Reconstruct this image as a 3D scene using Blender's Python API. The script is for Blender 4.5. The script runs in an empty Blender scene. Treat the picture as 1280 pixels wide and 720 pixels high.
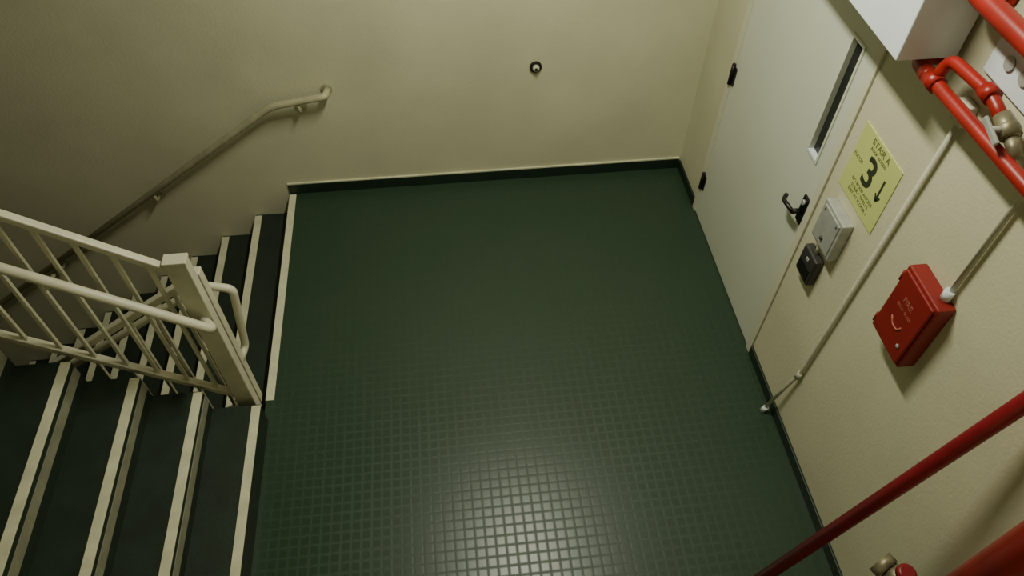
import bpy, bmesh, math, random
from mathutils import Vector, Matrix
random.seed(4)
H=3.2
XR=1.527; YB=3.54; XL=-4.4; YF=-0.28; ZC=3.32; ZLOW=-1.75
XE=-0.985       # landing edge at the descending flight
# ---------------------------------------------------------------- materials
def mat(name,col,rough=0.6,metal=0.0,noise=0.0,nscale=8.0,bump=0.0,bscale=60.0,spec=0.5,emis=None,col2=None):
    m=bpy.data.materials.new(name);m.use_nodes=True
    nt=m.node_tree;b=nt.nodes['Principled BSDF']
    b.inputs['Base Color'].default_value=(*col,1);b.inputs['Roughness'].default_value=rough
    b.inputs['Metallic'].default_value=metal
    b.inputs['Specular IOR Level'].default_value=spec
    tc=nt.nodes.new('ShaderNodeTexCoord')
    if noise>0:
        n=nt.nodes.new('ShaderNodeTexNoise');n.inputs['Scale'].default_value=nscale;n.inputs['Detail'].default_value=6
        nt.links.new(tc.outputs['Object'],n.inputs['Vector'])
        r=nt.nodes.new('ShaderNodeValToRGB')
        c2=col2 if col2 else tuple(c*(1-noise) for c in col)
        r.color_ramp.elements[0].position=.3;r.color_ramp.elements[1].position=.7
        r.color_ramp.elements[0].color=(*c2,1)
        r.color_ramp.elements[1].color=(*[min(1,c*(1+noise*.5)) for c in col],1)
        nt.links.new(n.outputs['Fac'],r.inputs['Fac']);nt.links.new(r.outputs['Color'],b.inputs['Base Color'])
    if bump>0:
        n2=nt.nodes.new('ShaderNodeTexNoise');n2.inputs['Scale'].default_value=bscale;n2.inputs['Detail'].default_value=4
        nt.links.new(tc.outputs['Object'],n2.inputs['Vector'])
        bp=nt.nodes.new('ShaderNodeBump');bp.inputs['Strength'].default_value=bump;bp.inputs['Distance'].default_value=.004
        nt.links.new(n2.outputs['Fac'],bp.inputs['Height']);nt.links.new(bp.outputs['Normal'],b.inputs['Normal'])
    if emis:
        b.inputs['Emission Color'].default_value=(*emis[0],1);b.inputs['Emission Strength'].default_value=emis[1]
    return m
def stud_floor(name,base,hi,cell=0.045):
    """green rubber flooring moulded with small raised squares"""
    m=bpy.data.materials.new(name);m.use_nodes=True
    nt=m.node_tree;N=nt.nodes;L=nt.links;b=N['Principled BSDF']
    tc=N.new('ShaderNodeTexCoord');sep=N.new('ShaderNodeSeparateXYZ');L.new(tc.outputs['Object'],sep.inputs[0])
    def M(op,a,bv=None,clamp=False):
        n=N.new('ShaderNodeMath');n.operation=op;n.use_clamp=clamp
        for i,v in enumerate((a,bv)):
            if v is None: continue
            if isinstance(v,(int,float)): n.inputs[i].default_value=v
            else: L.new(v,n.inputs[i])
        return n.outputs[0]
    def edge(o):
        f=M('FRACT',M('DIVIDE',o,cell))
        d=M('ABSOLUTE',M('SUBTRACT',f,.5))          # 0 centre .. .5 edge
        return M('MULTIPLY',M('SUBTRACT',.47,d),6.0,True)
    mask=M('MULTIPLY',edge(sep.outputs[0]),edge(sep.outputs[1]))
    n=N.new('ShaderNodeTexNoise');n.inputs['Scale'].default_value=3.0;n.inputs['Detail'].default_value=8
    L.new(tc.outputs['Object'],n.inputs['Vector'])
    mix=N.new('ShaderNodeMix');mix.data_type='RGBA'
    mix.inputs[6].default_value=(*[c*.95 for c in base],1);mix.inputs[7].default_value=(*base,1)
    L.new(mask,mix.inputs[0])
    mix2=N.new('ShaderNodeMix');mix2.data_type='RGBA'
    L.new(M('MULTIPLY',n.outputs['Fac'],.5),mix2.inputs[0]);L.new(mix.outputs[2],mix2.inputs[6]);mix2.inputs[7].default_value=(*hi,1)
    L.new(mix2.outputs[2],b.inputs['Base Color'])
    r=M('SUBTRACT',.50,M('MULTIPLY',mask,.19));L.new(r,b.inputs['Roughness'])
    bp=N.new('ShaderNodeBump');bp.inputs['Strength'].default_value=.22;bp.inputs['Distance'].default_value=.0008
    L.new(mask,bp.inputs['Height']);L.new(bp.outputs['Normal'],b.inputs['Normal'])
    b.inputs['Specular IOR Level'].default_value=.42
    return m
WALL=mat('wall_paint',(.615,.595,.43),.62,noise=.09,nscale=2.2,bump=.35,bscale=90)
CEIL=mat('ceiling_paint',(.6,.6,.5),.8,noise=.05)
FLOOR=stud_floor('green_rubber_tile',(.022,.047,.027),(.034,.060,.036))
TREAD=mat('green_rubber_tread',(.014,.027,.017),.55,noise=.25,nscale=9,bump=.3,bscale=120)
BASE=mat('green_rubber_base',(.011,.026,.016),.5,noise=.2)
NOSE=mat('nosing_strip_paint',(.66,.65,.47),.6,noise=.15,nscale=14)
NOSE2=mat('nosing_face',(.26,.26,.19),.6,noise=.2,nscale=14)
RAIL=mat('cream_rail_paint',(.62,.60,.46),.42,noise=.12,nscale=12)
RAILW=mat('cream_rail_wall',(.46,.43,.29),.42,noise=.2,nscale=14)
DOOR=mat('door_paint',(.64,.66,.57),.45,noise=.05,nscale=2)
FRAME=mat('door_frame_paint',(.65,.64,.51),.45,noise=.05,nscale=3)
WHITE=mat('white_enamel',(.72,.78,.84),.4,noise=.04)
BLACK=mat('black_metal',(.012,.011,.012),.35,metal=.3,noise=.2)
GLASS=mat('dark_wired_glass',(.022,.024,.022),.16,noise=.4,nscale=25,spec=.35)
STEEL=mat('brushed_steel',(.44,.45,.43),.42,metal=.25,noise=.15,nscale=20)
DARKGREY=mat('dark_plastic',(.035,.035,.032),.5,noise=.2)
RED=mat('red_gloss_paint',(.33,.014,.010),.38,noise=.22,nscale=9)
REDBOX=mat('red_box_paint',(.23,.012,.009),.48,noise=.12,nscale=9)
REDDK=mat('dark_red_paint',(.27,.010,.018),.4,noise=.25,nscale=9)
BRASS=mat('aged_brass',(.26,.23,.15),.45,metal=.5,noise=.4,nscale=30)
CONDUIT=mat('painted_conduit',(.54,.53,.43),.5,noise=.12,nscale=25)
SIGN=mat('sign_yellow',(.58,.63,.22),.5,noise=.06,nscale=6)
INK=mat('sign_ink',(.03,.04,.02),.6,noise=.1)
INK2=mat('sign_ink_small',(.10,.12,.04),.6,noise=.1)
MARK=mat('box_mark_paint',(.40,.13,.09),.6,noise=.1)
RUBBER=mat('dark_bumper_rubber',(.02,.016,.012),.5,noise=.2)
# ---------------------------------------------------------------- builder
class B:
    def __init__(s,name):
        s.name=name;s.bm=bmesh.new();s.mats=[]
    def mi(s,m):
        if m not in s.mats:s.mats.append(m)
        return s.mats.index(m)
    def _tag(s,faces,m,smooth=False):
        i=s.mi(m)
        for f in faces:f.material_index=i;f.smooth=smooth
    def box(s,lo,hi,m,bev=0.0):
        lo=Vector(lo);hi=Vector(hi)
        t=bmesh.new();bmesh.ops.create_cube(t,size=1)
        d=hi-lo;c=(hi+lo)/2
        for v in t.verts:v.co=Vector((v.co.x*d.x,v.co.y*d.y,v.co.z*d.z))
        if bev>0:bmesh.ops.bevel(t,geom=t.edges[:],offset=bev,segments=2,affect='EDGES',profile=.5)
        for v in t.verts:v.co+=c
        s._merge(t,m)
    def _merge(s,t,m,smooth=False):
        mp={}
        for v in t.verts:mp[v]=s.bm.verts.new(v.co)
        fs=[]
        for f in t.faces:
            try:fs.append(s.bm.faces.new([mp[v] for v in f.verts]))
            except ValueError:pass
        s._tag(fs,m,smooth);t.free()
    def tube(s,pts,r,m,seg=14,cap=True,rad=None):
        pts=[Vector(p) for p in pts];n=len(pts)
        rings=[];prev=None
        for i,p in enumerate(pts):
            if i==0:d=(pts[1]-p)
            elif i==n-1:d=(p-pts[i-1])
            else:d=((pts[i+1]-p).normalized()+(p-pts[i-1]).normalized())
            d.normalize()
            if prev is None:
                a=Vector((0,0,1)) if abs(d.z)<.9 else Vector((1,0,0))
                u=d.cross(a).normalized()
            else:
                u=prev-d*prev.dot(d);u.normalize()
            prev=u;w=d.cross(u)
            rr=rad[i] if rad else r
            rings.append([s.bm.verts.new(p+u*rr*math.cos(2*math.pi*k/seg)+w*rr*math.sin(2*math.pi*k/seg)) for k in range(seg)])
        fs=[]
        for a,b in zip(rings,rings[1:]):
            for k in range(seg):fs.append(s.bm.faces.new([a[k],a[(k+1)%seg],b[(k+1)%seg],b[k]]))
        s._tag(fs,m,True)
        if cap:s._tag([s.bm.faces.new(rings[0][::-1]),s.bm.faces.new(rings[-1])],m)
    def bend(s,pts,r,m,rb=.05,seg=14,k=5):
        """tube with rounded elbows"""
        P=[Vector(p) for p in pts];out=[P[0]]
        for i in range(1,len(P)-1):
            a=(P[i-1]-P[i]);b=(P[i+1]-P[i])
            l=min(rb,a.length*.45,b.length*.45)
            A=P[i]+a.normalized()*l;C=P[i]+b.normalized()*l
            for j in range(k+1):
                t=j/k;out.append(A*(1-t)**2+P[i]*2*t*(1-t)+C*t*t)
        out.append(P[-1]);s.tube(out,r,m,seg)
    def bar(s,p0,p1,w,h,m,bev=0.0):
        p0=Vector(p0);p1=Vector(p1);d=(p1-p0);L=d.length;d.normalize()
        up=Vector((0,0,1)) if abs(d.z)<.95 else Vector((1,0,0))
        sx=d.cross(up).normalized();uz=sx.cross(d)
        t=bmesh.new();bmesh.ops.create_cube(t,size=1)
        for v in t.verts:v.co=Vector((v.co.x*w,v.co.y*L,v.co.z*h))
        if bev>0:bmesh.ops.bevel(t,geom=t.edges[:],offset=bev,segments=2,affect='EDGES',profile=.5)
        c=(p0+p1)/2
        for v in t.verts:
            q=v.co;v.co=c+sx*q.x+d*q.y+uz*q.z
        s._merge(t,m)
    def extr(s,prof,y0,y1,m):
        a=[s.bm.verts.new((x,y0,z)) for x,z in prof];b=[s.bm.verts.new((x,y1,z)) for x,z in prof]
        fs=[];n=len(prof)
        for i in range(n):fs.append(s.bm.faces.new([a[i],a[(i+1)%n],b[(i+1)%n],b[i]]))
        fs.append(s.bm.faces.new(a[::-1]));fs.append(s.bm.faces.new(b))
        s._tag(fs,m)
    def sphere(s,c,r,m,sc=(1,1,1)):
        t=bmesh.new();bmesh.ops.create_uvsphere(t,u_segments=16,v_segments=10,radius=r)
        for v in t.verts:v.co=Vector((v.co.x*sc[0],v.co.y*sc[1],v.co.z*sc[2]))+Vector(c)
        s._merge(t,m,True)
    def done(s,parent=None):
        bmesh.ops.recalc_face_normals(s.bm,faces=s.bm.faces[:])
        me=bpy.data.meshes.new(s.name);s.bm.to_mesh(me);s.bm.free()
        for m in s.mats:me.materials.append(m)
        o=bpy.data.objects.new(s.name,me);bpy.context.collection.objects.link(o)
        if parent:o.parent=parent
        return o
def empty(name):
    e=bpy.data.objects.new(name,None);bpy.context.collection.objects.link(e);return e
def text(name,body,size,loc_y,loc_z,x,m,parent,ext=.0006,off=0.0):
    """flat lettering on the right-hand wall, facing -x, centred at (y,z)"""
    cu=bpy.data.curves.new(name,'FONT');cu.body=body;cu.size=size;cu.extrude=ext;cu.offset=off
    cu.align_x='CENTER';cu.align_y='CENTER'
    o=bpy.data.objects.new(name,cu);bpy.context.collection.objects.link(o)
    R=Matrix(((0,0,-1),(-1,0,0),(0,1,0)))     # local x->-y, y->z, z->-x
    bpy.context.view_layer.update()
    dg=bpy.context.evaluated_depsgraph_get()
    me=bpy.data.meshes.new_from_object(o.evaluated_get(dg))
    me.transform(Matrix.Translation((x,loc_y,loc_z))@R.to_4x4())
    me.materials.clear();me.materials.append(m)
    bpy.data.objects.remove(o)
    n=bpy.data.objects.new(name,me);bpy.context.collection.objects.link(n);n.parent=parent
    return n
# ---------------------------------------------------------------- room shell
T=.15
b=B('floor')
b.box((XE,YF,-.2),(XR,YB,0),FLOOR);b.done()
b=B('floor_half_landing_upper');b.box((XL,0.33,1.45),(-3.11,YB,1.6),TREAD);b.done()
b=B('floor_half_landing_lower');b.box((XL,0.33,-1.90),(XE,YB,ZLOW),TREAD);b.done()
def wall(n,lo,hi,m=WALL):
    b=B(n);b.box(lo,hi,m);return b.done()
wall('wall_back',(XL-T,YB,-1.9),(XR+T,YB+T,ZC+.1))
wall('wall_left',(XL-T,YF-T,-1.9),(XL,YB,ZC+.1))
wall('wall_front',(XE,YF-T,-.2),(XR+T,YF,ZC+.1))
wall('wall_stair_side',(XL,YF-T,-1.9),(XE,0.33,ZC+.1))
wall('wall_landing_edge',(XE,.33,-1.9),(XE+.12,YB,-.2))
DY0,DY1,DZ=2.05,3.165,2.02
wall('wall_right',(XR,YF,-.2),(XR+T,DY0,ZC+.1))
wall('wall_right',(XR,DY1,-.2),(XR+T,YB,ZC+.1))
wall('wall_right',(XR,DY0,DZ),(XR+T,DY1,ZC+.1))
wall('ceiling',(XL,YF,ZC),(XR,YB,ZC+.1),CEIL)
# baseboards
b=B('baseboard_back')
b.box((XE,YB-.012,0),(XR-.012,YB,.075),BASE,.003);b.box((XE,YB-.011,.075),(XR-.012,YB,.083),NOSE);b.done()
b=B('baseboard_right')
b.box((XR-.012,YF,0),(XR,DY0-.002,.065),BASE,.003);b.box((XR-.012,DY1+.002,0),(XR,YB-.012,.065),BASE,.003);b.done()
# ---------------------------------------------------------------- stairs
def flight(name,x0,run,rise,n,z0,y0,y1,up,band=True):
    b=B(name);th=.16
    prof=[]
    if up:
        # risers face +x, climbing towards -x
        prof.append((x0,z0))
        for k in range(n):
            prof.append((x0-run*k,z0+rise*(k+1)));prof.append((x0-run*(k+1),z0+rise*(k+1)))
        prof.append((x0-run*n,z0+rise*n-th-.1));prof.append((x0-run*.9,z0))
    else:
        prof.append((x0,z0-.001))
        for k in range(n):
            prof.append((x0-run*k,z0-rise*(k+1)));prof.append((x0-run*(k+1),z0-rise*(k+1)))
        prof.append((x0-run*n,z0-rise*n-th));prof.append((x0,z0-rise-th-.06))
    b.extr(prof,y0,y1,TREAD)
    for k in range(n):
        if up:
            x=x0-run*k;z=z0+rise*(k+1)
            b.box((x-.038,y0+.01,z-.004),(x+.003,y1-.005,z+.003),NOSE,.0012)
            if k>0 and band:
                b.box((x-.002,y0+.01,z-.092),(x+.003,y1-.005,z-.036),NOSE2)
        else:
            x=x0-run*(k+1);z=z0-rise*(k+1)
            b.box((x-.004,y0+.005,z-.004),(x+.040,y1-.01,z+.003),NOSE,.0012)
    return b
RISE=.157;RUNA=.2195;XA=-.962
b=flight('stair_flight',XA,RUNA,RISE,10,0,.33,1.905,True)
b.done()
RUND=.255
b=flight('stair_flight',XE,RUND,.17,10,0,2.06,YB,False)
b.box((XE-.002,2.02,-.004),(XE+.040,YB-.02,.004),NOSE,.0012)
b.done()
# flight overhead climbing back from the upper half landing to the next storey
b=flight('stair_flight',0,.213,.165,10,0,2.06,YB,True,False)
for v in b.bm.verts:v.co=Vector((-3.1-v.co.x,v.co.y,v.co.z+1.62))
b.done()
# ---------------------------------------------------------------- guard railings
SL=.755
py=1.975
b=B('stair_guard_railing')
b.bar((-1.045,py,0),(-1.045,py,1.11),.05,.085,RAIL,.004)     # newel
b.bar((-1.045,py,1.11),(-1.045,py,1.125),.056,.090,RAIL,.003)
xe=-3.05
def up(x,z0,xs=-1.06):return z0+(xs-x)*SL
b.bar((-1.06,py,1.05),(xe,py,up(xe,1.05)),.032,.032,RAIL,.006)
b.bar((-1.06,py,.15),(xe,py,up(xe,.15)),.034,.03,RAIL,.004)
x=-1.15
while x>xe+.05:
    b.bar((x,py,up(x,.16)),(x,py,up(x,1.045)),.014,.014,RAIL);x-=.105
# stair-side handrail on brackets
hy=py-.085
b.bend([(-1.045,py-.02,.775),(-.985,hy,.775),(xe,hy,.775+(-.985-xe)*SL)],.020,RAIL,.05)
for x in (-1.5,-2.3,-2.95):
    z=.775+(-.985-x)*SL
    b.bend([(x,py,z-.08),(x,hy,z-.07),(x,hy,z-.01)],.008,RAIL,.02,8)
b.done()
qy=2.04
b=B('stair_guard_railing')
SD=.17/RUND
b.bar((-1.03,qy,0),(-1.03,qy,.98),.045,.05,RAIL,.004)
xd=-3.3
def dn(x,z0,xs=-1.03):return z0-(xs-x)*SD
b.bar((-1.03,qy,.95),(xd,qy,dn(xd,.95)),.034,.034,RAIL,.005)
b.bar((-1.03,qy,.02),(xd,qy,dn(xd,.02)),.03,.03,RAIL,.004)
x=-1.15
while x>xd+.05:
    b.bar((x,qy,dn(x,.03)),(x,qy,dn(x,.94)),.014,.014,RAIL);x-=.12
ky=qy+.07
b.bend([(-1.02,qy+.0,.34),(-1.0,ky,.36),(-.945,ky,.77),(-1.06,ky,.81),(xd,ky,.81-(-1.06-xd)*SD)],.018,RAIL,.03)
b.done()
# ---------------------------------------------------------------- wall handrail
b=B('wall_handrail')
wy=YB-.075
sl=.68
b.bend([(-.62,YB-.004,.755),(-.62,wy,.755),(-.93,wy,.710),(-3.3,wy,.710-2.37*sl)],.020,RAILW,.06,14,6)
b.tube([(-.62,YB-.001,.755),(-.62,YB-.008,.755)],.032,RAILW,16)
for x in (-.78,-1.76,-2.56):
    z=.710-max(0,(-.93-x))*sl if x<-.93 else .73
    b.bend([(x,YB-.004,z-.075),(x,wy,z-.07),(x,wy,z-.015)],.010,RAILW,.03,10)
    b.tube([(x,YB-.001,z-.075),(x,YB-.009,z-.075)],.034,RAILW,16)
b.done()
# ---------------------------------------------------------------- wall bumper (door stop)
b=B('wall_door_bumper')
c=Vector((.55,YB,.82))
b.tube([c,c+Vector((0,-.012,0))],.034,RUBBER,24)
b.tube([c+Vector((0,-.012,0)),c+Vector((0,-.028,0)),c+Vector((0,-.032,0))],.02,CONDUIT,20,True,[.020,.018,.010])
b.tube([c+Vector((0,-.032,0)),c+Vector((0,-.036,0))],.008,RUBBER,16)
b.done()
# ---------------------------------------------------------------- door
b=B('door_1')
fx=XR
fw=.045
e2=.002
b.box((fx-.010,DY0+e2,0),(fx+.11,DY0+fw,DZ-e2),FRAME,.002)
b.box((fx-.010,DY1-fw,0),(fx+.11,DY1-e2,DZ-e2),FRAME,.002)
b.box((fx-.010,DY0+fw,DZ-fw),(fx+.11,DY1-fw,DZ-e2),FRAME,.002)
ly0,ly1=DY0+fw+.003,DY1-fw-.003
wy0,wy1,wz0,wz1=2.168,2.252,1.215,1.74
X0,X1=fx-.004,fx+.041
b.box((X0,ly0,.008),(X1,wy0,DZ-fw-.004),DOOR)
b.box((X0,wy1,.008),(X1,ly1,DZ-fw-.004),DOOR)
b.box((X0,wy0,.008),(X1,wy1,wz0),DOOR)
b.box((X0,wy0,wz1),(X1,wy1,DZ-fw-.004),DOOR)
b.box((fx+.014,wy0,wz0),(fx+.022,wy1,wz1),GLASS)
g=.009
for lo,hi in (((wy0-g,wz0-g),(wy1+g,wz0+.004)),((wy0-g,wz1-.004),(wy1+g,wz1+g)),((wy0-g,wz0),(wy0+.003,wz1)),((wy1-.003,wz0),(wy1+g,wz1))):
    b.box((X0-.006,lo[0],lo[1]),(X0+.02,hi[0],hi[1]),DOOR if lo[1]!=wz0-g else WHITE,.001)
# hinges
for z in (.25,.985,1.78):
    b.tube([(X0-.010,ly1+.004,z-.055),(X0-.010,ly1+.004,z+.055)],.011,BLACK,12)
    b.box((X0-.006,ly1-.03,z-.05),(X0+.001,ly1+.03,z+.05),BLACK)
    b.sphere((X0-.010,ly1+.004,z+.058),.011,BLACK)
# lever set
hy_,hz=ly0+.018,.985
b.box((X0-.012,hy_-.024,hz-.065),(X0,hy_+.024,hz+.075),BLACK,.004)
b.tube([(X0-.01,hy_,hz),(X0-.055,hy_,hz)],.012,BLACK,14)
b.bend([(X0-.052,hy_,hz),(X0-.056,hy_+.085,hz-.01),(X0-.035,hy_+.11,hz-.005)],.010,BLACK,.02,12)
b.tube([(X0-.012,hy_,hz+.05),(X0-.022,hy_,hz+.05)],.012,STEEL,14)
# threshold
b.box((fx-.004,DY0+fw,0),(fx+.11,DY1-fw,.007),BASE)
b.done()
# ---------------------------------------------------------------- stairwell sign
e=empty('stair_level_sign')
b=B('sign_plate');sx=XR-.004
b.box((sx,1.700,1.268),(XR,1.985,1.562),SIGN,.001)
b.done(e)
tx=sx-.0003
text('title','STAIR A',.036,1.842,1.535,tx,INK2,e)
text('subtitle','ROOF  ACCESS',.017,1.842,1.508,tx,INK2,e)
text('numeral','3',.165,1.848,1.425,tx,INK,e,.001,.003)
text('line_1','NO ROOF ACCESS',.020,1.842,1.350,tx,INK2,e)
text('line_2','STAIR 1 THRU 5',.020,1.842,1.327,tx,INK2,e)
text('line_3','EXIT AT FLOOR 1',.020,1.842,1.304,tx,INK2,e)
text('side','FLOOR',.022,1.940,1.43,tx,INK2,e)
b=B('arrow')
b.box((tx-.0008,1.751,1.385),(tx+.0002,1.761,1.475),INK)
for sgn in (-1,1):
    b.bar((tx-.0003,1.756,1.382),(tx-.0003,1.756+sgn*.016,1.408),.001,.008,INK)
b.done(e)
# ---------------------------------------------------------------- strike box + card reader
b=B('door_release_box')
b.box((XR-.045,1.79,1.02),(XR,1.955,1.215),STEEL,.005)
b.box((XR-.050,1.805,1.035),(XR-.044,1.94,1.20),STEEL,.002)
b.sphere((XR-.052,1.872,1.075),.009,DARKGREY)
b.sphere((XR-.051,1.82,1.185),.004,DARKGREY);b.sphere((XR-.051,1.925,1.185),.004,DARKGREY)
b.done()
b=B('card_reader')
b.box((XR-.04,1.845,.80),(XR,1.965,.945),DARKGREY,.008)
b.box((XR-.044,1.86,.815),(XR-.039,1.95,.88),BLACK,.002)
b.box((XR-.043,1.895,.90),(XR-.039,1.915,.915),STEEL,.001)
b.tube([(XR-.02,1.90,.943),(XR-.02,1.90,1.018)],.008,CONDUIT,10)
b.done()
# ---------------------------------------------------------------- fire alarm box
e=empty('fire_alarm_box')
b=B('housing')
b.box((XR-.062,1.215,1.125),(XR,1.412,1.435),REDBOX,.006)
b.box((XR-.072,1.225,1.135),(XR-.060,1.402,1.425),REDBOX,.004)
b.sphere((XR-.074,1.255,1.20),.008,STEEL,(.5,1,1))
for z in (1.17,1.39):b.tube([(XR-.068,1.404,z-.02),(XR-.068,1.404,z+.02)],.006,REDBOX,10)
b.bend([(XR-.073,1.345,1.255),(XR-.073,1.325,1.232),(XR-.073,1.295,1.235),(XR-.073,1.285,1.26)],.003,MARK,.02,8)
b.done(e)
text('lettering','FIRE',.030,1.315,1.345,XR-.0725,MARK,e)
text('lettering_small','BREAK GLASS',.014,1.315,1.31,XR-.0725,MARK,e)
# ---------------------------------------------------------------- conduits
b=B('wall_conduit')
cx=XR-.014
b.bend([(cx,1.590,1.90),(cx,1.642,.42),(cx-.01,1.655,.34),(cx-.035,1.705,.012)],.0085,CONDUIT,.03,12)
b.tube([(cx,1.642,.43),(cx,1.648,.385)],.013,CONDUIT,12)
b.tube([(cx-.030,1.697,.045),(cx-.036,1.706,.0)],.014,WHITE,12)
b.box((XR-.035,1.56,1.86),(XR,1.62,1.93),CONDUIT,.005)
b.done()
b=B('wall_conduit')
b.tube([(cx,1.262,2.6),(cx,1.262,1.436)],.0085,CONDUIT,12)
b.tube([(cx-.004,1.262,1.475),(cx-.004,1.262,1.437)],.017,WHITE,8)
b.done()
# ---------------------------------------------------------------- white enclosure above the door
b=B('wall_light_housing')
b.box((XR-.200,1.73,1.985),(XR-.012,2.62,2.40),WHITE,.004)
b.box((XR-.014,1.80,2.05),(XR,2.55,2.34),STEEL)
b.done()
# ---------------------------------------------------------------- sprinkler piping (upper right)
px=XR-.10
b=B('sprinkler_pipe')
b.bend([(XR-.002,1.785,1.95),(px,1.785,1.95),(px,.80,1.985),(px,.80,ZC-.001)],.0205,RED,.05,18,6)
b.tube([(px,1.72,1.953),(px,1.68,1.954)],.025,RED,18)
b.bend([(px,1.665,1.953),(px+.015,1.665,2.03),(px+.02,1.47,2.045),(px+.02,1.385,2.02)],.018,RED,.05,14)
b.tube([(px+.02,1.50,2.043),(px+.02,1.46,2.043)],.025,RED,14)
b.tube([(px,1.69,1.954),(px,1.64,1.956)],.027,RED,18)
# valve
b.tube([(px+.02,1.405,2.03),(px+.02,1.34,2.01)],.024,BRASS,14,True,[.022,.027])
b.sphere((px+.02,1.36,2.015),.030,BRASS)
b.tube([(px+.02,1.36,2.015),(px-.035,1.36,2.025)],.009,STEEL,10)
b.bar((px-.035,1.395,2.035),(px-.035,1.315,2.01),.010,.018,STEEL,.003)
b.tube([(px+.02,1.34,2.01),(px+.02,1.29,1.98)],.018,BRASS,12)
b.done()
b=B('sprinkler_pipe')
b.bend([(XR-.002,1.70,2.22),(px,1.70,2.22),(px,.90,2.225),(px,.90,ZC-.001)],.029,RED,.06,18,6)
b.tube([(XR-.008,1.70,2.22),(XR-.001,1.70,2.22)],.06,RED,20)
b.done()
b=B('wall_cover_plate')
b.box((XR-.012,1.34,2.02),(XR,1.62,2.16),WHITE,.004)
for y in (1.40,1.47,1.54):b.tube([(XR-.013,y,2.09),(XR-.018,y,2.09)],.020,STEEL,14)
b.done()
# ---------------------------------------------------------------- drain pipe + standpipe (lower right)
b=B('drain_pipe')
b.bend([(XR-.002,.82,1.66),(1.475,.83,1.62),(1.125,.875,0)],.025,REDDK,.05,18)
b.tube([(1.128,.875,.02),(1.125,.875,0)],.04,REDDK,20)
b.done()
b=B('fire_standpipe')
sxp,syp=1.395,.515
b.tube([(sxp,syp,0),(sxp,syp,ZC)],.062,RED,28)
b.tube([(sxp,syp,0),(sxp,syp,.02)],.11,RED,28)
b.tube([(sxp,syp,.72),(sxp,syp,.92)],.074,RED,28)
vz=.80
b.tube([(sxp,syp,vz),(sxp-.04,syp+.09,vz)],.038,RED,18)
b.tube([(sxp-.04,syp+.09,vz),(sxp-.075,syp+.15,vz)],.036,BRASS,18)
b.tube([(sxp-.075,syp+.15,vz),(sxp-.09,syp+.18,vz)],.043,BRASS,8)
wc=Vector((sxp-.055,syp+.115,vz))
b.tube([wc,wc+Vector((0,0,.055))],.015,BRASS,12)
b.tube([wc+Vector((0,0,.050)),wc+Vector((0,0,.068)),wc+Vector((0,0,.074))],.03,REDDK,20,True,[.030,.030,.022])
b.done()
# ---------------------------------------------------------------- ceiling lamp
LX,LY=.40,2.15
EM=mat('lamp_diffuser',(.9,.9,.85),.5,emis=((1.0,1.0,.80),9.0))
b=B('ceiling_light_fixture')
b.box((LX-.10,LY-.42,ZC-.03),(LX+.10,LY+.42,ZC),WHITE,.004)
b.box((LX-.06,LY-.40,ZC-.07),(LX+.06,LY+.40,ZC-.03),EM,.01)
b.done()
ld=bpy.data.lights.new('ceiling_lamp','AREA');ld.shape='RECTANGLE';ld.size=.12;ld.size_y=.8;ld.energy=58;ld.color=(1,.99,.78)
lo=bpy.data.objects.new('ceiling_lamp',ld);lo.location=(LX,LY,ZC-.075);bpy.context.collection.objects.link(lo)
w=bpy.data.worlds.new('world');bpy.context.scene.world=w;w.use_nodes=True
w.node_tree.nodes['Background'].inputs[0].default_value=(.5,.55,.45,1);w.node_tree.nodes['Background'].inputs[1].default_value=.01
# ---------------------------------------------------------------- camera
f,pi,ya,ro=915.91,.88077,.12206,.0141
sy,cy,sp,cp=math.sin(ya),math.cos(ya),math.sin(pi),math.cos(pi)
F=Vector((sy*cp,cy*cp,-sp));R=Vector((cy,-sy,0));U=R.cross(F)
R2=R*math.cos(ro)+U*math.sin(ro);U2=-R*math.sin(ro)+U*math.cos(ro)
M=Matrix((( R2.x,U2.x,-F.x,0),(R2.y,U2.y,-F.y,0),(R2.z,U2.z,-F.z,H),(0,0,0,1)))
cd=bpy.data.cameras.new('camera');cd.sensor_width=36;cd.lens=36*f/1280;cd.clip_start=.02
co=bpy.data.objects.new('camera',cd);co.matrix_world=M;bpy.context.collection.objects.link(co)
bpy.context.scene.camera=co
